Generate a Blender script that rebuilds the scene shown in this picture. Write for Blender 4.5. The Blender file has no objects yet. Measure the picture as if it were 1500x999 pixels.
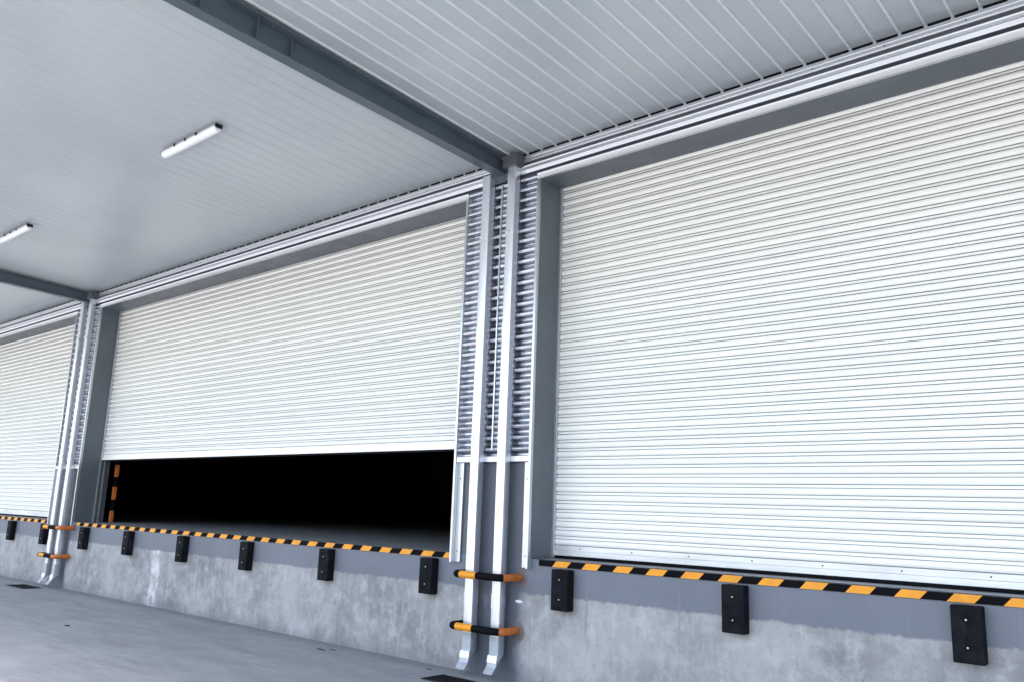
import bpy, bmesh, math, random
from mathutils import Vector, Matrix
random.seed(7)
S = bpy.context.scene
C = bpy.data.collections.new("dock"); S.collection.children.link(C)
PER = 10.97                      # spacing of the bays along the wall

# ------------------------------------------------------------------ helpers
class MB:
    def __init__(s): s.v = []; s.f = []; s.m = []
    def face(s, pts, mi=0):
        n = len(s.v); s.v += [tuple(p) for p in pts]; s.f.append(tuple(range(n, n+len(pts)))); s.m.append(mi)
    def box(s, x0, x1, y0, y1, z0, z1, bev=0.0, mi=0):
        bm = bmesh.new(); bmesh.ops.create_cube(bm, size=1)
        for v in bm.verts:
            v.co = Vector(((x0+x1)/2+v.co.x*(x1-x0), (y0+y1)/2+v.co.y*(y1-y0), (z0+z1)/2+v.co.z*(z1-z0)))
        if bev: bmesh.ops.bevel(bm, geom=bm.edges[:], offset=bev, segments=2, profile=.6, affect='EDGES')
        s.add(bm, mi)
    def add(s, bm, mi=0):
        n = len(s.v); bm.verts.index_update()
        s.v += [tuple(v.co) for v in bm.verts]
        for f in bm.faces: s.f.append(tuple(n+v.index for v in f.verts)); s.m.append(mi)
        bm.free()
    def cyl(s, p, d, r, h, n=12, mi=0):
        bm = bmesh.new(); bmesh.ops.create_cone(bm, cap_ends=True, segments=n, radius1=r, radius2=r*.85, depth=h)
        q = Vector((0, 0, 1)).rotation_difference(Vector(d).normalized())
        for v in bm.verts: v.co = q @ v.co + Vector(p) + Vector(d).normalized()*h/2
        s.add(bm, mi)
    def loft(s, rings, cap=True, mi=0):
        n = len(s.v); k = len(rings[0])
        for r in rings: s.v += [tuple(p) for p in r]
        for i in range(len(rings)-1):
            for j in range(k):
                a = n+i*k+j; b = n+i*k+(j+1) % k
                s.f.append((a, b, b+k, a+k)); s.m.append(mi)
        if cap:
            s.f.append(tuple(n+j for j in reversed(range(k)))); s.m.append(mi)
            s.f.append(tuple(n+(len(rings)-1)*k+j for j in range(k))); s.m.append(mi)

def build(name, mb, mats, parent=None, smooth=False, base=None):
    if not isinstance(mats, (list, tuple)): mats = [mats]
    o0 = Vector(base) if base else (Vector(parent['_w']) if parent is not None and '_w' in parent else Vector((0, 0, 0)))
    me = bpy.data.meshes.new(name)
    me.from_pydata([tuple(Vector(v)-o0) for v in mb.v], [], mb.f)
    for m in mats: me.materials.append(m)
    for p, i in zip(me.polygons, mb.m): p.material_index = i
    bm = bmesh.new(); bm.from_mesh(me); bmesh.ops.remove_doubles(bm, verts=bm.verts, dist=1e-6)
    bmesh.ops.recalc_face_normals(bm, faces=bm.faces); bm.to_mesh(me); bm.free()
    if smooth:
        for p in me.polygons: p.use_smooth = True
        me.set_sharp_from_angle(angle=math.radians(35))
    o = bpy.data.objects.new(name, me); C.objects.link(o)
    if parent is not None:
        o.parent = parent; o['_w'] = tuple(o0)
    else: o.location = o0; o['_w'] = tuple(o0)
    return o
def thing(name, loc, label, cat, group=None):
    o = bpy.data.objects.new(name, None); C.objects.link(o); o.empty_display_size = .2
    o.location = loc; o['_w'] = tuple(loc); tag(o, label, cat, group); return o
def tag(o, label=None, cat=None, group=None, kind=None):
    for k, v in (('label', label), ('category', cat), ('group', group), ('kind', kind)):
        if v: o[k] = v
    return o
def copy_tree(o, parent=None):
    c = o.copy(); C.objects.link(c)
    if parent is not None: c.parent = parent
    for ch in [q for q in o.children]: copy_tree(ch, c)
    return c
def copy_at(o, loc, label):
    c = copy_tree(o); c.location = loc; c['label'] = label; return c

# ------------------------------------------------------------------ materials
class NT:
    def __init__(s, name):
        s.m = bpy.data.materials.new(name); s.m.use_nodes = True; s.t = s.m.node_tree
        s.b = s.t.nodes['Principled BSDF']; s.geo = s.n('ShaderNodeNewGeometry').outputs['Position']
    def n(s, t, **kw):
        o = s.t.nodes.new(t)
        for k, v in kw.items(): setattr(o, k, v)
        return o
    def lk(s, a, b): s.t.links.new(a, b)
    def mp(s, sc=(1, 1, 1), loc=(0, 0, 0)):
        m = s.n('ShaderNodeMapping'); m.inputs['Scale'].default_value = sc; m.inputs['Location'].default_value = loc
        s.lk(s.geo, m.inputs['Vector']); return m.outputs[0]
    def noise(s, scale, detail=5, rough=.55, sc=(1, 1, 1), loc=(0, 0, 0), dist=0):
        o = s.n('ShaderNodeTexNoise'); o.inputs['Scale'].default_value = scale; o.inputs['Detail'].default_value = detail
        o.inputs['Roughness'].default_value = rough; o.inputs['Distortion'].default_value = dist
        s.lk(s.mp(sc, loc), o.inputs['Vector']); return o.outputs['Fac']
    def ramp(s, f, a, b, lo=0., hi=1.):
        o = s.n('ShaderNodeMapRange', interpolation_type='SMOOTHSTEP'); s.lk(f, o.inputs[0])
        for i, v in zip((1, 2, 3, 4), (a, b, lo, hi)): o.inputs[i].default_value = v
        return o.outputs[0]
    def mix(s, f, a, b):
        o = s.n('ShaderNodeMix', data_type='RGBA')
        for sock, v in ((o.inputs[0], f), (o.inputs[6], a), (o.inputs[7], b)):
            if isinstance(v, (int, float)): sock.default_value = v
            elif isinstance(v, tuple): sock.default_value = (*v, 1)
            else: s.lk(v, sock)
        return o.outputs[2]
    def math(s, op, a, b=0., c=None):
        o = s.n('ShaderNodeMath', operation=op)
        for i, v in enumerate((a, b, c)):
            if v is None: continue
            if isinstance(v, (int, float)): o.inputs[i].default_value = v
            else: s.lk(v, o.inputs[i])
        return o.outputs[0]
    def xyz(s):
        o = s.n('ShaderNodeSeparateXYZ'); s.lk(s.geo, o.inputs[0]); return o.outputs
    def set(s, **kw):
        for k, v in kw.items():
            i = s.b.inputs[k.replace('_', ' ')]
            if isinstance(v, tuple): i.default_value = (*v, 1)
            elif isinstance(v, (int, float)): i.default_value = v
            else: s.lk(v, i)
    def bump(s, h, strength=.3, dist=.01):
        o = s.n('ShaderNodeBump'); o.inputs['Strength'].default_value = strength; o.inputs['Distance'].default_value = dist
        s.lk(h, o.inputs['Height']); s.lk(o.outputs[0], s.b.inputs['Normal'])

def painted(name, col, rough=.45, metal=0., var=.12, scale=1.5, spec=.5, bumpy=0.0, sc=(1, 1, 1), dirt=0.0, dirtcol=(.12, .11, .10)):
    t = NT(name)
    f = t.ramp(t.noise(scale, 6, .6, sc), .3, .7)
    a = tuple(c*(1-var) for c in col); b = tuple(min(1, c*(1+var*.6)) for c in col)
    c = t.mix(f, a, b)
    if dirt:
        g = t.ramp(t.noise(5, 8, .7, (1, 1, .35), (3, 1, 2)), .55, .8, 0, dirt)
        c = t.mix(g, c, dirtcol)
    t.set(Base_Color=c, Metallic=metal, Roughness=(rough if metal > .3 else t.ramp(t.noise(6, 4), .3, .7, rough*.85, rough*1.15)))
    t.b.inputs['Specular IOR Level'].default_value = spec
    if bumpy: t.bump(t.noise(3, 3, .5, sc), bumpy, .02)
    return t.m

M = {}
M['slat'] = painted('shutter_white', (.87, .865, .84), .36, 0, .04, .9, .5, .10, (.25, 1, 6), .06, (.5, .48, .43))
M['groove'] = painted('shutter_groove_shade_dirt', (.26, .26, .255), .7, 0, .2, 3, .2)  # shade of the interlock gaps painted into white slats, with some dirt
M['bar'] = painted('bottom_bar_alu', (.66, .67, .68), .4, .35, .12, 2, .5, .2, (.6, 1, 3), .2, (.3, .29, .27))
M['clad'] = painted('galvanised_cladding', (.43, .45, .51), .25, .95, .05, 1.3, .5)
M['shoe'] = painted('dull_pipe_shoe', (.42, .45, .50), .5, .5, .15, 5, .4)
M['trim'] = painted('bright_metal_trim', (.56, .58, .62), .28, .78, .05, 1.6, .5)
M['frame'] = painted('slate_painted_frame', (.105, .125, .148), .42, 0, .10, 1.2, .5, .05)
M['beam'] = painted('blue_grey_steel_paint', (.080, .108, .133), .4, 0, .15, 1.5, .5, .04, (1, 1, 1), .15, (.05, .06, .07))
M['pipe'] = painted('pipe_pale_metal', (.74, .76, .82), .38, .85, .06, 1.8, .5)
M['hopper'] = painted('hopper_grey', (.09, .095, .11), .5, 0, .1)
M['rubber'] = painted('black_rubber', (.009, .010, .013), .75, 0, .35, 9, .08, .4, (1, 1, 1), .6, (.040, .046, .055))
M['bolt'] = painted('zinc_bolt', (.6, .6, .62), .35, .8)
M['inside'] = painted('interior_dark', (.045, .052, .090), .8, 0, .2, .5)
M['orange'] = painted('rusty_orange_paint', (.56, .155, .03), .5, 0, .2, 12, .4, .2, (1, 1, 1), .4, (.16, .05, .03))
M['yellow'] = painted('hazard_yellow', (.80, .295, .004), .42, 0, .12, 6, .5, 0, (1, 1, 1), .25, (.35, .2, .05))
M['black'] = painted('hazard_black', (.004, .004, .006), .65, 0, .3, 6, .06, 0, (1, 1, 1), .2, (.02, .02, .02))
M['seal'] = painted('black_seal', (.006, .006, .008), .8, 0, .1, 3, .1)
M['lampbody'] = painted('lamp_body_grey', (.35, .37, .40), .4)
M['dark'] = painted('dark_metal', (.012, .013, .016), .6, 0, .1, 3, .25)

def deck_mat():
    t = NT('roof_deck_paint')
    f = t.ramp(t.noise(.35, 5, .6), .3, .7)
    c = t.mix(f, (.41, .455, .49), (.485, .525, .56))
    t.set(Base_Color=c, Roughness=.33); t.b.inputs['Specular IOR Level'].default_value = .6
    t.bump(t.noise(1.6, 2, .4, (2.5, .35, 1)), .05, .02)
    return t.m
M['deck'] = deck_mat()
M['rib'] = painted('lit_rib_highlight', (.66, .69, .72), .35, 0, .06)  # pale colour imitates light catching the ribs of the right bay

def concrete(name, wall):
    t = NT(name); x, y, z = t.xyz()
    n1 = t.noise(.9, 8, .65); n2 = t.noise(5, 8, .7, (1, 1, 1), (5, 2, 9)); n3 = t.noise(28, 6, .7)
    if wall:
        c = t.mix(t.ramp(n1, .33, .67), (.195, .193, .200), (.355, .348, .350))
        c = t.mix(t.ramp(n2, .42, .72, 0, .75), c, (.46, .455, .465))
        # vertical run marks and lime bloom
        st = t.noise(1, 7, .65, (7, 1, .55), (2, 0, 1))
        c = t.mix(t.ramp(st, .55, .75, 0, .55), c, (.48, .48, .50))
        st2 = t.noise(1, 6, .6, (16, 1, .9), (9, 0, 4))
        c = t.mix(t.ramp(st2, .60, .78, 0, .6), c, (.12, .125, .14))
        sp = t.ramp(t.noise(45, 3, .6), .66, .74, 0, .55)
        c = t.mix(sp, c, (.10, .10, .115))
        c = t.mix(t.ramp(t.noise(14, 8, .8, (1, 1, .6)), .50, .68, 0, .45), c, (.17, .172, .186))
        c = t.mix(t.ramp(t.noise(1, 9, .75, (9, 1, 1.6), (4, 0, 8)), .52, .62, 0, .30), c, (.46, .455, .465))
        # one strong white lime run under the middle bay
        d = t.math('ABSOLUTE', t.math('SUBTRACT', t.math('ADD', x, t.math('MULTIPLY', n2, .5)), -6.35))
        run = t.math('MULTIPLY', t.ramp(d, .09, .20, 1, 0), t.ramp(t.noise(6, 6, .7), .35, .6))
        c = t.mix(run, c, (.60, .60, .62))
        # darker towards the foot of the wall
        foot = t.ramp(t.math('ADD', z, t.math('MULTIPLY', n1, .35)), .12, .40, .55, 0)
        c = t.mix(foot, c, (.12, .125, .145))
        # slate paint: upper band, and down to the ground behind the downpipes
        zz = t.math('ADD', z, t.math('MULTIPLY', t.math('SUBTRACT', t.noise(3.2, 8, .75), .5), .10))
        zz = t.math('ADD', zz, t.math('MULTIPLY', t.math('SUBTRACT', st2, .5), .06))
        band = t.ramp(zz, .845, .872)
        pil = None
        for cx in (.66, .66-PER):
            dx = t.math('ABSOLUTE', t.math('SUBTRACT', t.math('ADD', x, t.math('MULTIPLY', t.math('SUBTRACT', n1, .5), .25)), cx))
            m = t.ramp(dx, .30, .46, 1, 0)
            pil = m if pil is None else t.math('MAXIMUM', pil, m)
        pil = t.math('MULTIPLY', pil, t.ramp(t.noise(4, 6, .6, (1, 1, .5)), .22, .5, .55, 1))
        paint = t.math('MAXIMUM', band, pil)
        pc = t.mix(t.ramp(n1, .3, .7), (.125, .138, .172), (.150, .164, .202))
        pc = t.mix(t.ramp(st2, .55, .8, 0, .35), pc, (.27, .28, .32))
        pc = t.mix(pil, pc, (.080, .090, .115))
        c = t.mix(paint, c, pc)
        # flaked chips showing white filler
        for (ax, az, rx, rz) in ((.69, .79, .035, .014), (1.0, .77, .055, .016), (-10.42, .83, .05, .015)):
            u = t.math('DIVIDE', t.math('SUBTRACT', x, ax), rx); w = t.math('DIVIDE', t.math('SUBTRACT', z, az), rz)
            r = t.math('ADD', t.math('ADD', t.math('MULTIPLY', u, u), t.math('MULTIPLY', w, w)), t.math('MULTIPLY', n3, 1.2))
            c = t.mix(t.ramp(r, 1.2, 1.7, 1, 0), c, (.68, .68, .68))
        # rust bleeding at the guard ends
        for (ax, az) in ((1.02, .47), (1.03, 1.0), (.30, .48), (-9.93, .56)):
            u = t.math('DIVIDE', t.math('SUBTRACT', x, ax), .07); w = t.math('DIVIDE', t.math('SUBTRACT', z, az), .10)
            r = t.math('ADD', t.math('ADD', t.math('MULTIPLY', u, u), t.math('MULTIPLY', w, w)), t.math('MULTIPLY', n2, 1.4))
            c = t.mix(t.ramp(r, 1.0, 1.9, .75, 0), c, (.14, .085, .07))
        t.set(Base_Color=c, Roughness=t.ramp(paint, 0, 1, .85, .55))
        hgt = t.math('ADD', t.math('MULTIPLY', n3, .35), n2)
        t.bump(hgt, .28, .02)
    else:
        s1 = t.noise(1, 8, .65, (.45, 2.6, 1), (1, 3, 0)); s2 = t.noise(3.5, 8, .7, (.35, 2.2, 1))
        c = t.mix(t.ramp(s1, .32, .68), (.228, .237, .246), (.292, .30, .31))
        c = t.mix(t.ramp(n1, .42, .72, 0, .6), c, (.33, .338, .355))
        c = t.mix(t.ramp(s2, .52, .78, 0, .5), c, (.37, .38, .395))
        c = t.mix(t.ramp(t.noise(.5, 6, .6, (1, 1, 1), (7, 7, 0)), .5, .7, 0, .45), c, (.18, .195, .225))
        c = t.mix(t.ramp(t.noise(22, 4, .6), .68, .76, 0, .5), c, (.13, .14, .15))
        c = t.mix(t.ramp(t.noise(1, 9, .75, (1.2, 9, 1), (3, 5, 0)), .50, .66, 0, .35), c, (.40, .41, .425))
        c = t.mix(t.ramp(t.noise(1, 8, .7, (.8, 4, 1), (13, 2, 0)), .52, .72, 0, .55), c, (.175, .188, .21))
        # darker towards the wall foot
        foot = t.ramp(t.math('ADD', y, t.math('MULTIPLY', n2, .30)), -.22, .12, 0, .6)
        c = t.mix(foot, c, (.17, .18, .20))
        t.set(Base_Color=c, Roughness=t.ramp(n2, .3, .7, .7, .9))
        t.bump(t.math('ADD', t.math('MULTIPLY', n3, .3), t.math('MULTIPLY', s2, .8)), .22, .015)
    return t.m
M['wall'] = concrete('dock_wall_concrete', True)
M['ground'] = concrete('yard_concrete', False)
M['pillar'] = painted('slate_painted_wall', (.080, .090, .115), .5, 0, .10, 1.1, .5, .06, (1, 1, .6), .12, (.22, .23, .26))
M['floor'] = painted('interior_floor', (.22, .225, .24), .55, 0, .15, .8)

t = NT('lamp_diffuser'); t.set(Base_Color=(.75, .78, .81), Roughness=.2)
t.b.inputs['Emission Color'].default_value = (.95, .97, 1, 1); t.b.inputs['Emission Strength'].default_value = .02
M['lamp'] = t.m

# ------------------------------------------------------------------ setting
g = MB(); g.face([(-300, -300, 0), (300, -300, 0), (300, 300, 0), (-300, 300, 0)])
tag(build('ground', g, M['ground']), 'grey worn concrete yard surface', kind='structure')

XW0, XW1 = -40.0, 34.0           # ends of the wall
doors = [(-10.92-9.86, -10.92), (-9.812, .048), (1.158, 11.02)]   # openings
D = .345; ZH = 5.265; ZT = 5.592; ZF = 1.20
bld = thing('warehouse', (0, 0, 0), 'grey warehouse wall with concrete loading dock, slate door frames and silver cladding', 'building')
mb = MB(); mb.box(XW0, XW1, 0, 24, 0.002, ZF-.002); build('dock_wall', mb, M['wall'], bld)
mb = MB(); mb.face([(XW0, .0, ZF+.002), (XW1, .0, ZF+.002), (XW1, 23.9, ZF+.002), (XW0, 23.9, ZF+.002)]); build('dock_floor', mb, M['floor'], bld)
# interior shell: back, sides, ceiling
mb = MB()
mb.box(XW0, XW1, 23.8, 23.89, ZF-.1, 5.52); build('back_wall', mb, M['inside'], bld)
for q in (XW0-.1, XW1): mb = MB(); mb.box(q, q+.1, 0.0, 24, 0, 5.59); build('side_wall', mb, M['clad'], bld)
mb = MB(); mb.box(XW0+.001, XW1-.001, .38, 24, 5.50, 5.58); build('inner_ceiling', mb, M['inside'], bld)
# solid painted piers
piers = [(XW0, doors[0][0]), (doors[0][1], doors[1][0]), (doors[1][1], doors[2][0]), (doors[2][1], XW1)]
for a, b in piers:
    mb = MB(); mb.box(a, b, 0, .5, ZF-.002, 5.5); build('pier', mb, M['pillar'], bld)
for a, b in doors:
    mb = MB(); mb.box(a, b, .0, D+.03, ZH+.004, 5.5); build('lintel', mb, M['pillar'], bld)
# shallow corrugated cladding
PITCH = .12
def clad(x0, x1, z0, z1):
    prof = [(0, -.044), (.006, -.052), (.022, -.0585), (.034, -.060), (.042, -.054), (.050, -.040), (.060, -.018), (.068, -.007), (.080, -.003), (.096, -.003), (.106, -.008), (.114, -.022)]
    pts = []; k0 = int(math.floor((z0-5.405)/PITCH))-1
    k = k0
    while 5.405+k*PITCH < z1+.2:
        for dz, y in prof: pts.append((5.405+k*PITCH+dz, y))
        k += 1
    out = []
    for (za, ya), (zb, yb) in zip(pts, pts[1:]):
        if zb <= z0 or za >= z1: continue
        if za < z0: ya = ya+(yb-ya)*(z0-za)/(zb-za); za = z0
        if zb > z1: yb = ya+(yb-ya)*(z1-za)/(zb-za); zb = z1
        out.append((za, ya, zb, yb))
    m = MB()
    for za, ya, zb, yb in out: m.face([(x0, ya, za), (x1, ya, za), (x1, yb, zb), (x0, yb, zb)])
    return m
for a, b in piers: build('cladding', clad(a+.004, b-.004, 2.235, ZH+.069), M['clad'], bld)
for a, b in ((XW0, XW1),):        # ribbed head flashing: bright faces, recesses coloured dark to stand for their shade
    prof = [(-.003, ZH+.070, 1), (-.003, ZH+.108, 1), (-.054, ZH+.112, 0), (-.058, ZH+.122, 0), (-.067, ZH+.150, 0), (-.060, ZH+.160, 0), (-.064, ZH+.186, 0), (-.070, ZH+.198, 1), (-.003, ZH+.203, 1), (-.003, ZT-.081, 1)]
    mb = MB()
    for (ya, za, m0), (yb, zb_, m1) in zip(prof, prof[1:]): mb.face([(a-.004, ya, za), (b+.004, ya, za), (b+.004, yb, zb_), (a-.004, yb, zb_)], m0)
    build('head_flashing', mb, [M['trim'], M['frame']], bld)
# dark strip painted as the shade in the wall-to-deck gap, dashed at the ribs
mb = MB(); k = math.floor((XW0-.13)/.2)+1; xs = []
while .13+k*.2 < XW1: xs += [.13+k*.2-.014, .13+k*.2+.014]; k += 1
mb.v = [q for x in xs for q in ((x, -.012, ZT+.001), (x, -.012, 5.642))]
for i in range(len(xs)-1): mb.f.append((2*i, 2*i+2, 2*i+3, 2*i+1)); mb.m.append(i % 2)
build('gap_shade_strip', mb, [M['deck'], M['seal']], bld)
# flat capping strip with a fold along the top and screws
mb = MB(); mb.loft([[(x, 0, ZT-.082), (x, -.058, ZT-.082), (x, -.062, ZT-.068), (x, -.050, ZT-.062), (x, -.052, ZT-.034), (x, -.056, ZT-.028), (x, -.057, ZT-.002), (x, 0, ZT)] for x in (XW0, XW1)])
cap = build('top_flashing', mb, M['trim'], bld)
x = XW0+7
while x < 7: mb = MB(); mb.cyl((x, -.053, ZT-.045), (0, -1, 0), .006, .005, 8); build('screw', mb, M['dark'], cap); x += .61
# ledge under the cladding on the piers
for a, b in piers:
    mb = MB(); mb.box(a+.036, b-.036, -.066, 0, 2.175, 2.233, .003); build('ledge_trim', mb, M['trim'], bld)
# cover strip of the cladding joint beside the downpipes
for dx in (0, -PER):
    mb = MB(); mb.box(.598+dx, .616+dx, -.068, -.0585, 2.30, 5.32, .002); build('joint_cover', mb, M['trim'], bld)

# door frames: jambs, soffit, bright edge strips, lower angle plates
for a, b in doors:
    fr = MB(); fr.box(a+.0, a+.004, -.03, D+.10, ZF+.006, ZH); f0 = build('door_frame', fr, M['frame'], bld)
    mb = MB(); mb.box(b-.004, b, -.03, D+.10, ZF+.006, ZH); build('jamb', mb, M['frame'], f0)
    mb = MB(); mb.box(a, b, -.03, D-.03, ZH-.002, ZH+.003); build('soffit', mb, M['frame'], f0)
    for s, e in ((-1, a), (1, b)):
        mb = MB(); x0, x1 = sorted((e, e+s*.030)); mb.box(x0, x1, -.072, -.0, 1.10, ZH-.001, .003); build('edge_trim', mb, M['trim'], f0)
        mb = MB(); x0, x1 = sorted((e+s*.031, e+s*.115)); mb.box(x0, x1, -.024, -.004, 1.105, 2.172, .003)
        pl = build('corner_plate', mb, M['trim'], f0)
        for zz in (1.22, 2.0): mb = MB(); mb.cyl(((x0+x1)/2, -.024, zz), (0, -1, 0), .007, .006, 8); build('screw', mb, M['dark'], pl)
        gx0, gx1 = sorted((e-s*.004, e-s*.034)); mb = MB(); mb.box(gx0, gx1, D-.045, D-.012, ZF+.006, ZH-.003, .002)
        build('guide_rail', mb, M['trim'], f0)
        mb = MB(); mb.box(gx0, gx1, D+.04, D+.06, ZF+.006, ZH-.003, .002); build('guide_rail', mb, M['trim'], f0)
    mb = MB(); mb.loft([[(x, 0, ZH), (x, -.066, ZH), (x, -.070, ZH+.018), (x, -.060, ZH+.024), (x, -.066, ZH+.048), (x, -.072, ZH+.062), (x, -.0, ZH+.069)] for x in (a-.03, b+.03)]); build('header_trim', mb, M['trim'], f0)
    fr = None

# roller shutters
SP = .0905
def curtain(x0, x1, zb, zt, xm):
    pts = []; dk = []; z = zb; r = random.Random(int(zb*100))
    while z < zt:
        w = r.uniform(-.0008, .0008); b = .013+r.uniform(-.0010, .0010)
        q = len(pts)
        pts += [(z, .020), (z+.0045, .020), (z+.005, w)]
        for i in range(1, 7):
            a = i/7; pts.append((z+.005+a*.056, w-b*math.sin(math.pi*a)**.8))
        pts += [(z+.061, w), (z+.0615, .020), (z+.0655, .020), (z+.066, -.004), (z+.072, -.003), (z+.084, .003), (z+.0903, .006)]
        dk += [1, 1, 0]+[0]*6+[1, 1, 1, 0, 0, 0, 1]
        z += SP
    m = MB(); n = 0
    xs = [x0, x1]
    for x in xs: m.v += [(x, D+y, z) for z, y in pts]
    k = len(pts)
    for i in range(k-1): m.f.append((i, i+1, k+i+1, k+i)); m.m.append(dk[i])
    return m
def shutter(a, b, zb, label):
    t = thing('roller_shutter', ((a+b)/2, D, zb), label, 'roller shutter', 'white slatted roller shutters of the loading bays')
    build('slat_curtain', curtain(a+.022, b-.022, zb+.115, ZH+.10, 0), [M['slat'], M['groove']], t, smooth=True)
    mb = MB()
    mb.box(a+.024, b-.024, D-.006, D+.016, zb+.063, zb+.114, .003); build('end_slat', mb, M['bar'] if zb < 2 else M['slat'], t)
    mb = MB(); mb.box(a+.024, b-.024, D-.012, D+.018, zb+.012, zb+.062, .003)
    br = build('bottom_bar', mb, M['bar'] if zb < 2 else M['slat'], t)
    x = a+.35
    while x < b and zb < 2: mb = MB(); mb.cyl((x, D-.006, zb+.088), (0, -1, 0), .007, .005, 8); build('screw', mb, M['dark'], br); x += .62
    mb = MB(); mb.box(a+.026, b-.026, D-.004, D+.014, zb-.012, zb+.0115); build('rubber_seal', mb, M['seal'], t)
    return t
shutter(*doors[0], ZF+.022, 'closed white roller shutter at the far left, mostly cut off by the photo edge')
shutter(*doors[1], 2.352, 'half raised white roller shutter of the middle bay above the dark opening')
shutter(*doors[2], ZF+.022, 'closed white roller shutter of the large right bay, reaching the dock floor')

# hazard strips on the dock edge
def strip(x0, x1, ph, label):
    z0, z1 = 1.138, ZF-.004; t = thing('hazard_strip', ((x0+x1)/2, 0, z0), label, 'hazard strip', 'black and yellow hazard strips along the dock edge')
    mb = MB(); y = -.012; h = z1-z0; ln = .055
    mb.box(x0, x1, -.011, -.001, z0, z1)
    build('backing_angle', mb, M['black'], t)
    mk = MB(); us = []
    n0 = math.ceil((x0-ph+ln)/.179)
    cuts = [x0-1]+[ph+(n0+i)*.179 for i in range(400) if ph+(n0+i)*.179 < x1-.01]+[x1+1]
    pts = [(min(max(c, x0), x1), min(max(c+ln, x0), x1)) for c in cuts]
    mk.v = [q for lo, hi in pts for q in ((lo, y, z0), (hi, y, z1))]
    for i in range(len(pts)-1):
        mk.f.append((2*i, 2*i+2, 2*i+3, 2*i+1)); mk.m.append((n0+i-1) % 2)
    build('striped_face', mk, [M['yellow'], M['black']], t)
    return t
strip(doors[0][0]+.1, doors[0][1]+.08, -11.39, 'hazard strip on the dock edge under the far left closed shutter')
strip(doors[1][0]+.12, doors[1][1]-.02, -.473, 'hazard strip on the dock edge in front of the open middle bay')
strip(doors[2][0]+.10, doors[2][1]-.1, 3.215, 'hazard strip on the dock edge under the closed right shutter')

# dock bumpers
def bumper(x, label):
    t = thing('dock_bumper', (x+.10, 0, .74), label, 'dock bumper', 'black rubber bumpers on the dock wall')
    mb = MB(); bm = bmesh.new(); bmesh.ops.create_cube(bm, size=1)
    for v in bm.verts: v.co = Vector((x+.10+v.co.x*.20, -.055+v.co.y*.105, .932+v.co.z*.385))
    bmesh.ops.bevel(bm, geom=bm.edges[:], offset=.008, segments=2, profile=.5, affect='EDGES'); mb.add(bm)
    b = build('rubber_block', mb, M['rubber'], t, True)
    for zz in (.845, 1.03):
        mb = MB(); n = 16; r0, r1 = .026, .017                       # recessed bolt holes with a lip
        for j in range(n):
            a, c = 2*math.pi*j/n, 2*math.pi*(j+1)/n
            P = lambda r, q, y: (x+.10+r*math.cos(q), y, zz+r*math.sin(q))
            mb.face([P(r0, a, -.1078), P(r0, c, -.1078), P(r1, c, -.1085), P(r1, a, -.1085)])
        mb.cyl((x+.10, -.107, zz), (0, -1, 0), r1, .0012, 16)
        build('bolt_hole', mb, M['seal'], t)
        mb = MB(); mb.cyl((x+.10, -.1083, zz), (0, -1, 0), .0075, .004, 6); build('bolt', mb, M['bolt'], t)
    return t
first = bumper(-.377, 'black rubber bumper under the middle bay strip, nearest the central downpipes on their left')
bl = [(1.492, 'black rubber bumper right of the central downpipes, below the left end of the right strip'),
      (3.296, 'black rubber bumper in the middle of the wall below the right closed shutter'),
      (5.045, 'black rubber bumper nearest the camera, below the right shutter at the photo edge'),
      (-2.229, 'black rubber bumper under the middle bay, second one left of the central downpipes'),
      (-4.046, 'black rubber bumper under the middle bay, third one left of the central downpipes'),
      (-5.815, 'black rubber bumper under the middle bay, third one right of the far left downpipes'),
      (-7.611, 'black rubber bumper under the middle bay, second one right of the far left downpipes'),
      (-9.335, 'black rubber bumper directly right of the far left downpipes, under the strip end'),
      (-11.12, 'small looking black bumper just left of the far left downpipes, behind the guard bar'),
      (-12.83, 'farthest black bumper in view, at the left photo edge under the far left shutter')]
for x, l in bl: copy_at(first, (x+.10, 0, .74), l)

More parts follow.
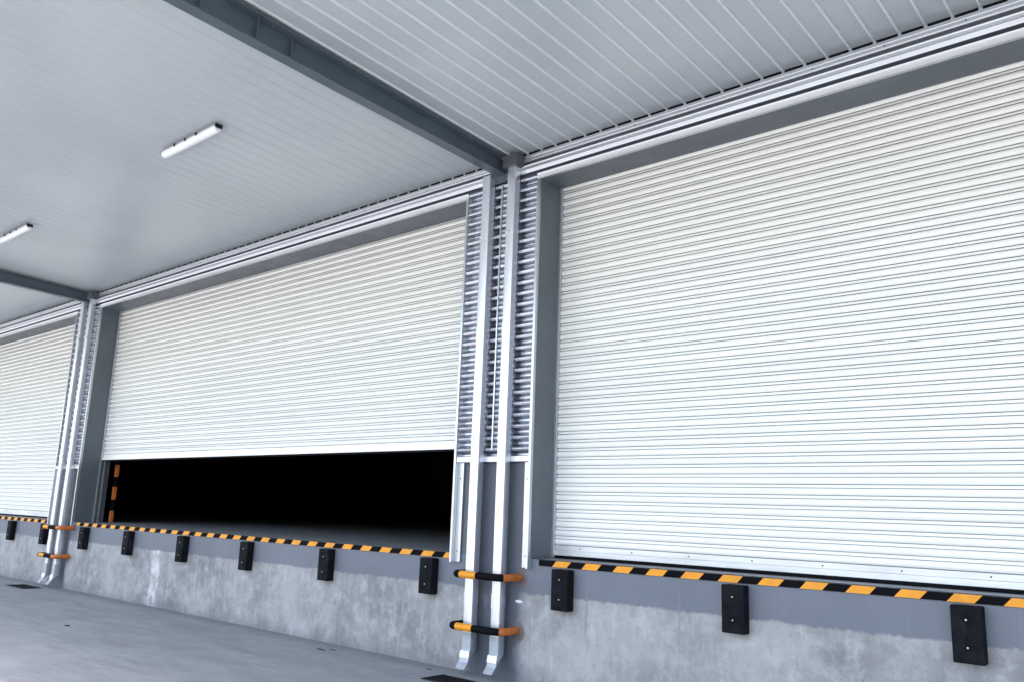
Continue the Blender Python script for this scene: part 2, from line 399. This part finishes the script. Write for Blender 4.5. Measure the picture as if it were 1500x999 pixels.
# downpipes
def ring(cx, cy, cz, w, d, tilt=0):
    r = .012; pts = []
    for sx, sy in ((1, 1), (-1, 1), (-1, -1), (1, -1)):
        for k in range(3):
            a = {(1, 1): 0, (-1, 1): 90, (-1, -1): 180, (1, -1): 270}[(sx, sy)]+k*45
            pts.append(((w/2-r)*sx+r*math.cos(math.radians(a)), (d/2-r)*sy+r*math.sin(math.radians(a))))
    return [(cx+px, cy+py*math.cos(tilt), cz+py*math.sin(tilt)) for px, py in pts]
def pipe(x0, w, ztop, label, hopper, zoff=0.):
    cx = x0+w/2; cy = -.105; dd = .09
    t = thing('downpipe', (cx, cy, 0), label, 'downpipe', 'pale square downpipes on the piers')
    mb = MB(); mb.loft([ring(cx, cy, z, w, dd) for z in (.262, 2.9, ztop)]); build('pipe', mb, M['pipe'], t, True)
    mb = MB(); mb.loft([ring(cx, cy, .42, w+.008, dd+.008), ring(cx, cy, .27, w+.008, dd+.008), ring(cx, cy-.006, .225, w+.008, dd+.008, .35),
                        ring(cx, cy-.05, .155, w+.006, dd+.004, .75), ring(cx, cy-.10, .105, w+.004, dd, .9)])
    sh = build('shoe', mb, M['shoe'], t, True)
    mb = MB(); mb.loft([ring(cx, cy-.101, .1035, w-.012, dd-.012, .9), ring(cx, cy-.0995, .105, w-.012, dd-.012, .9)]); build('outlet', mb, M['dark'], sh)
    mb = MB(); mb.loft([ring(cx, cy-.018, .248, w+.013, dd+.006, .2), ring(cx, cy-.036, .198, w+.013, dd+.006, .55)]); build('crimp', mb, M['trim'], sh, True)
    for z in (.83, 3.65):
        mb = MB(); mb.loft([ring(cx, cy, z, w+.007, dd+.007), ring(cx, cy, z-.14, w+.007, dd+.007)]); build('joint_sleeve', mb, M['pipe'], t, True)
    for z in (2.42, 4.7):
        mb = MB(); mb.box(cx-w/2-.004, cx+w/2+.004, cy-dd/2-.003, -.0605, z-.016, z+.016, .002); bk = build('bracket', mb, M['pipe'], t)
        mb = MB(); mb.cyl((cx, cy-dd/2-.003, z), (0, -1, 0), .006, .004, 8); build('screw', mb, M['dark'], bk)
    if hopper:
        mb = MB(); mb.box(cx-.10, cx+.10, cy-.085, cy+.06, ztop, ztop+.13, .004); hb = build('hopper_box', mb, M['hopper'], t)
        mb = MB(); mb.box(cx-.112, cx+.112, cy-.097, cy+.06, ztop+.095, ztop+.128, .003); build('rim', mb, M['hopper'], hb)
        mb = MB(); mb.cyl((cx-.03, cy-.09, ztop+.13), (.2, 0, 1), .006, .018, 8); build('clip', mb, M['trim'], t)
    return t
p1 = pipe(.372, .122, 5.44, 'pale square downpipe left of the central pair, ending under the steel beam', False)
p2 = pipe(.757, .118, 5.455, 'pale square downpipe right of the central pair, with a dark box on top', True)
copy_at(p1, (.372+.061-PER+.03, -.105, 0), 'far downpipe left of the distant pair, ending under the far beam')
copy_at(p2, (.757+.059-PER+.03, -.105, 0), 'far downpipe right of the distant pair, with a dark box on top')

# pipe guards: bent tube returning to the wall, in four painted lengths
def guard(x0, x1, z, label):
    yf = -.262; r = .037; rc = .08
    path = []
    path.append((x0, -.002))
    for k in range(0, 7):
        a = math.radians(180+90*k/6); path.append((x0+rc+rc*math.cos(a), yf+rc+rc*math.sin(a)))
    for k in range(1, 12): path.append((x0+rc+(x1-x0-2*rc)*k/12, yf))
    for k in range(0, 7):
        a = math.radians(270+90*k/6); path.append((x1-rc+rc*math.cos(a), yf+rc+rc*math.sin(a)))
    path += [(x1, -.10), (x1, -.002)]
    # resample by length
    L = [0]
    for p, q in zip(path, path[1:]): L.append(L[-1]+math.dist(p, q))
    def at(s):
        for i in range(len(path)-1):
            if s <= L[i+1]+1e-9:
                f = (s-L[i])/max(1e-9, L[i+1]-L[i]); return (path[i][0]+f*(path[i+1][0]-path[i][0]), path[i][1]+f*(path[i+1][1]-path[i][1]))
        return path[-1]
    t = thing('pipe_guard', ((x0+x1)/2, 0, z), label, 'pipe guard', 'striped tubular guards in front of the downpipes')
    tot = L[-1]; s_a = .30; cuts = [(0, .33, 'black'), (.33, .56, 'yellow'), (.56, .90, 'black'), (.90, tot, 'orange')]
    for a, b, c in cuts:
        n = max(6, int((b-a)/.02)); rings = []
        for i in range(n+1):
            s = a+(b-a)*i/n; p = at(s); q0 = at(max(0, s-.004)); q1 = at(min(tot, s+.004))
            tx, ty = q1[0]-q0[0], q1[1]-q0[1]; l = math.hypot(tx, ty); nx, ny = ty/l, -tx/l
            rings.append([(p[0]+r*math.cos(w)*nx, p[1]+r*math.cos(w)*ny, z+r*math.sin(w)) for w in [2*math.pi*j/18 for j in range(18)]])
        mb = MB(); mb.loft(rings); build('tube', mb, M[c], t, True)['label'] = {'black': 'black painted length of tube', 'yellow': 'yellow painted length of tube', 'orange': 'rusty orange end length of tube'}[c]
    return t
guard(.315, 1.0, 1.005, 'upper black and yellow guard bar across the central pair of downpipes')
guard(.290, .985, .485, 'lower black and yellow guard bar across the central pair of downpipes')
guard(-10.60, -9.80, 1.09, 'upper striped guard bar across the distant pair of downpipes')
guard(-10.63, -9.83, .575, 'lower striped guard bar across the distant pair of downpipes')

# canopy: deck, beams, fascia
can = thing('loading_canopy', (0, 0, 5.6), 'pale grey ribbed metal canopy over the loading bays with blue grey beams', 'canopy')
YE = -5.6
SL = .0522
def deck(x0, x1, h, w, mats, label):
    k = math.floor((x0-.13)/.2)+1; pts = [(x0, .030)]; mi = []
    while .13+k*.2 < x1-.02:
        c = .13+k*.2
        if c > x0+.02: pts += [(c-w-.003, .030), (c-w, .030-h), (c+w, .030-h), (c+w+.003, .030)]; mi += [0, 1, 1, 1]
        k += 1
    pts.append((x1, .030)); mi.append(0)
    mb = MB(); kk = len(pts)
    for yy in (.33, YE): mb.v += [(px, yy, 5.612-SL*yy+pz) for px, pz in pts]
    for j in range(kk-1): mb.f.append((j, j+1, kk+j+1, kk+j)); mb.m.append(mi[j])
    o = build('roof_deck', mb, mats, can); o['label'] = label
deck(XW0, .6-PER, .003, .004, [M['deck'], M['deck']], 'smooth pale grey deck panels of the far left bay')
deck(.6-PER, .6, .003, .004, [M['deck'], M['deck']], 'smooth pale grey deck panels of the middle bay')
deck(.6, XW1, .016, .0075, [M['deck'], M['rib']], 'deck panels with narrow ribs coloured as if lit over the right bay')
mb = MB(); n = len(mb.v)
a, b = XW0-.07, XW1+.2
mb.loft([[(a, .36, 5.68), (b, .36, 5.68), (b, .36, 5.74), (a, .36, 5.74)], [(a, YE, 5.68-SL*YE), (b, YE, 5.68-SL*YE), (b, YE, 5.74-SL*YE), (a, YE, 5.74-SL*YE)]])
build('roof_skin', mb, M['deck'], can)
mb = MB(); mb.box(a, b, YE-.02, YE-.002, 5.55, 6.1, .003); build('fascia', mb, M['clad'], can)
def beam(cx):
    def zb(y): return 5.425-.0345*y
    def zt(y): return 5.608-SL*y
    y0, y1 = -.079, YE+.01
    def slab(x0, x1, f0, f1, ya=y0, yb=y1):
        m = MB(); m.loft([[(x0, y, f0(y)), (x1, y, f0(y)), (x1, y, f1(y)), (x0, y, f1(y))] for y in (ya, yb)]); return m
    w = build('beam', slab(cx-.005, cx+.005, lambda y: zb(y)+.0145, lambda y: zt(y)-.0145), M['beam'], can)
    build('bottom_flange', slab(cx-.065, cx+.065, zb, lambda y: zb(y)+.014), M['beam'], w)
    build('top_flange', slab(cx-.105, cx+.105, lambda y: zt(y)-.014, zt), M['beam'], w)
    for y in (-2.99, -3.34, -3.87, -4.6):
        for s in (-1, 1):
            m = MB(); x0, x1 = sorted((cx+s*.006, cx+s*.060)); m.box(x0, x1, y-.005, y+.005, zb(y)+.0155, zt(y)-.0155); build('stiffener', m, M['beam'], w)
    m = MB(); m.box(cx-.125, cx+.125, -.078, -.0665, 5.34, 5.59, .002); ep = build('end_plate', m, M['beam'], w)
    for zz in (5.365, 5.40):
        for s in (-.1, .1): m = MB(); m.cyl((cx+s, -.078, zz), (0, -1, 0), .011, .012, 6); build('bolt', m, M['bolt'], w)
    return w
beam(.600); beam(.600-PER)

# tube lamps under the canopy
def lamp(x0, x1, y, label):
    zc = 5.612-SL*y; cx = (x0+x1)/2; L = x1-x0
    t = thing('tube_lamp', (cx, y, zc), label, 'ceiling lamp', 'long tube lamps under the canopy')
    mb = MB(); mb.box(x0+.02, x1-.02, y-.045, y+.045, zc-.038, zc-.002, .006); h = build('housing', mb, M['lampbody'], t)
    mb = MB(); rings = []
    for i in range(9):
        f = i/8; xx = x0+.005+(L-.01)*f; e = 1 if 0 < i < 8 else .82
        if i == 1: xx = x0+.03
        if i == 7: xx = x1-.03
        rings.append([(xx, y+.048*e*math.cos(w), zc-.034-(.060*e*math.sin(w) if math.sin(w) > 0 else .0)) for w in [math.pi*j/10 for j in range(11)]])
    mb.loft(rings); build('diffuser', mb, M['lamp'], t, True)
    for xx, s in ((x0, -1), (x1, 1)):
        mb = MB(); mb.box(min(xx, xx+s*.014), max(xx, xx+s*.014), y-.044, y+.044, zc-.052, zc-.003, .010); build('end_cap', mb, M['lampbody'] if s < 0 else M['dark'], t)
    for f in (.3, .5, .7):
        mb = MB(); mb.box(x0+L*f-.012, x0+L*f+.012, y-.072, y-.060, zc-.055, zc-.020, .002); build('clip', mb, M['dark'], t)
    return t
l1 = lamp(-2.72, -1.49, -2.465, 'tube lamp on the canopy ceiling above the middle bay, the larger and nearer one')
copy_at(l1, (-7.69, -2.40, 5.612+SL*2.40), 'tube lamp on the canopy ceiling at the left photo edge, the farther one')

# floor drains beside the downpipes
def drain(x0, x1, y0, y1, label):
    t = thing('floor_drain', ((x0+x1)/2, (y0+y1)/2, 0), label, 'floor drain', 'dark drain grates in the yard below the downpipes')
    mb = MB(); mb.box(x0, x1, y0, y1, .0005, .003); fr = build('pit', mb, M['seal'], t)
    for q in ((x0, x1, y0, y0+.02), (x0, x1, y1-.02, y1), (x0, x0+.02, y0+.021, y1-.021), (x1-.02, x1, y0+.021, y1-.021)):
        mb = MB(); mb.box(*q, .0035, .010); build('rim', mb, M['dark'], t)
    x = x0+.04
    while x < x1-.03: mb = MB(); mb.box(x, x+.008, y0+.0215, y1-.0215, .0035, .008); build('grate_bar', mb, M['dark'], t); x += .03
drain(.30, 1.02, -.64, -.33, 'dark drain grate in the ground below the central downpipes at the bottom edge')
drain(-10.95, -10.15, -.62, -.30, 'dark drain grate in the ground below the distant downpipes')
def slot(x, y, w, d, label):  # thin dark pieces stand in for small slot marks in the ground
    mb = MB(); n = 10; mb2 = []
    for j in range(n):
        a = 2*math.pi*j/n; mb2.append((x+w/2*math.cos(a)*random.uniform(.8, 1), y+d/2*math.sin(a)*random.uniform(.7, 1)))
    mb.loft([[(px, py, .0008) for px, py in mb2], [(px*.98+x*.02, py*.98+y*.02, .004) for px, py in mb2]])
    tag(build('ground_mark', mb, M['seal'], base=(x, y, 0)), label, 'mark', 'flat dark marks on the yard')
slot(-1.70, -.36, .20, .045, 'longer of two thin dark marks on the yard near the wall')
slot(-1.60, -.27, .13, .03, 'small dark scrap lying beside the longer one near the wall')
slot(-5.14, -1.84, .12, .07, 'small dark scrap alone on the open yard at lower left')
slot(-.02, -.22, .08, .03, 'tiny dark scrap on the yard just left of the central drain grate')

# banded corner post just inside the open bay
t = thing('corner_post', (-9.76, .62, ZF), 'dark corner post with orange bands just inside the open middle bay', 'guard post')
mb = MB(); mb.box(-9.795, -9.74, .60, .655, ZF+.004, 3.6, .006); build('post', mb, M['black'], t)
for z0, z1 in ((1.21, 1.42), (1.63, 1.87), (2.06, 2.29), (2.55, 2.78)):
    mb = MB(); mb.box(-9.7985, -9.7365, .5965, .6585, z0, z1, .004); build('orange_band', mb, M['orange'], t)

# ------------------------------------------------------------------ camera
cam = bpy.data.cameras.new('camera'); co = bpy.data.objects.new('camera', cam); S.collection.objects.link(co)
cam.sensor_width = 36; cam.lens = 1230.16*36/1500; cam.clip_end = 2000; cam.clip_start = .05
yw, pt, rl = math.radians(-41.172), math.radians(11.575), math.radians(2.079)
f = Vector((math.sin(yw)*math.cos(pt), math.cos(yw)*math.cos(pt), math.sin(pt)))
r0 = Vector((math.cos(yw), -math.sin(yw), 0)); u0 = r0.cross(f)
r = math.cos(rl)*r0+math.sin(rl)*u0; u = -math.sin(rl)*r0+math.cos(rl)*u0
co.matrix_world = Matrix(((r.x, u.x, -f.x, 6.719), (r.y, u.y, -f.y, -6.788), (r.z, u.z, -f.z, 1.640), (0, 0, 0, 1)))
S.camera = co

# ------------------------------------------------------------------ light
W = bpy.data.worlds.new("World"); S.world = W; W.use_nodes = True
nt = W.node_tree; bg = nt.nodes['Background']; sky = nt.nodes.new('ShaderNodeTexSky'); sky.sky_type = 'NISHITA'; sky.sun_disc = False
EL, AZ = 74, 205                 # compass bearing of the sun, +y is north
sky.sun_elevation = math.radians(EL); sky.sun_rotation = math.radians(AZ); sky.dust_density = 3.0; sky.air_density = 1.0; sky.ozone_density = 1.0
nt.links.new(sky.outputs[0], bg.inputs[0]); bg.inputs[1].default_value = .15
sl = bpy.data.lights.new('sun', 'SUN'); sl.energy = 1.5; sl.angle = math.radians(12); sl.color = (1, .95, .88)
so = bpy.data.objects.new('sun', sl); S.collection.objects.link(so)
d = Vector((math.sin(math.radians(AZ))*math.cos(math.radians(EL)), math.cos(math.radians(AZ))*math.cos(math.radians(EL)), math.sin(math.radians(EL))))
so.rotation_euler = d.to_track_quat('Z', 'Y').to_euler()
S.view_settings.view_transform = 'Standard'; S.view_settings.look = 'None'; S.view_settings.gamma = 1
S.view_settings.exposure = 2.42
S.view_settings.use_white_balance = True; S.view_settings.white_balance_temperature = 7050; S.view_settings.white_balance_tint = 7.5
for o in bpy.data.objects:
    if '_w' in o: del o['_w']
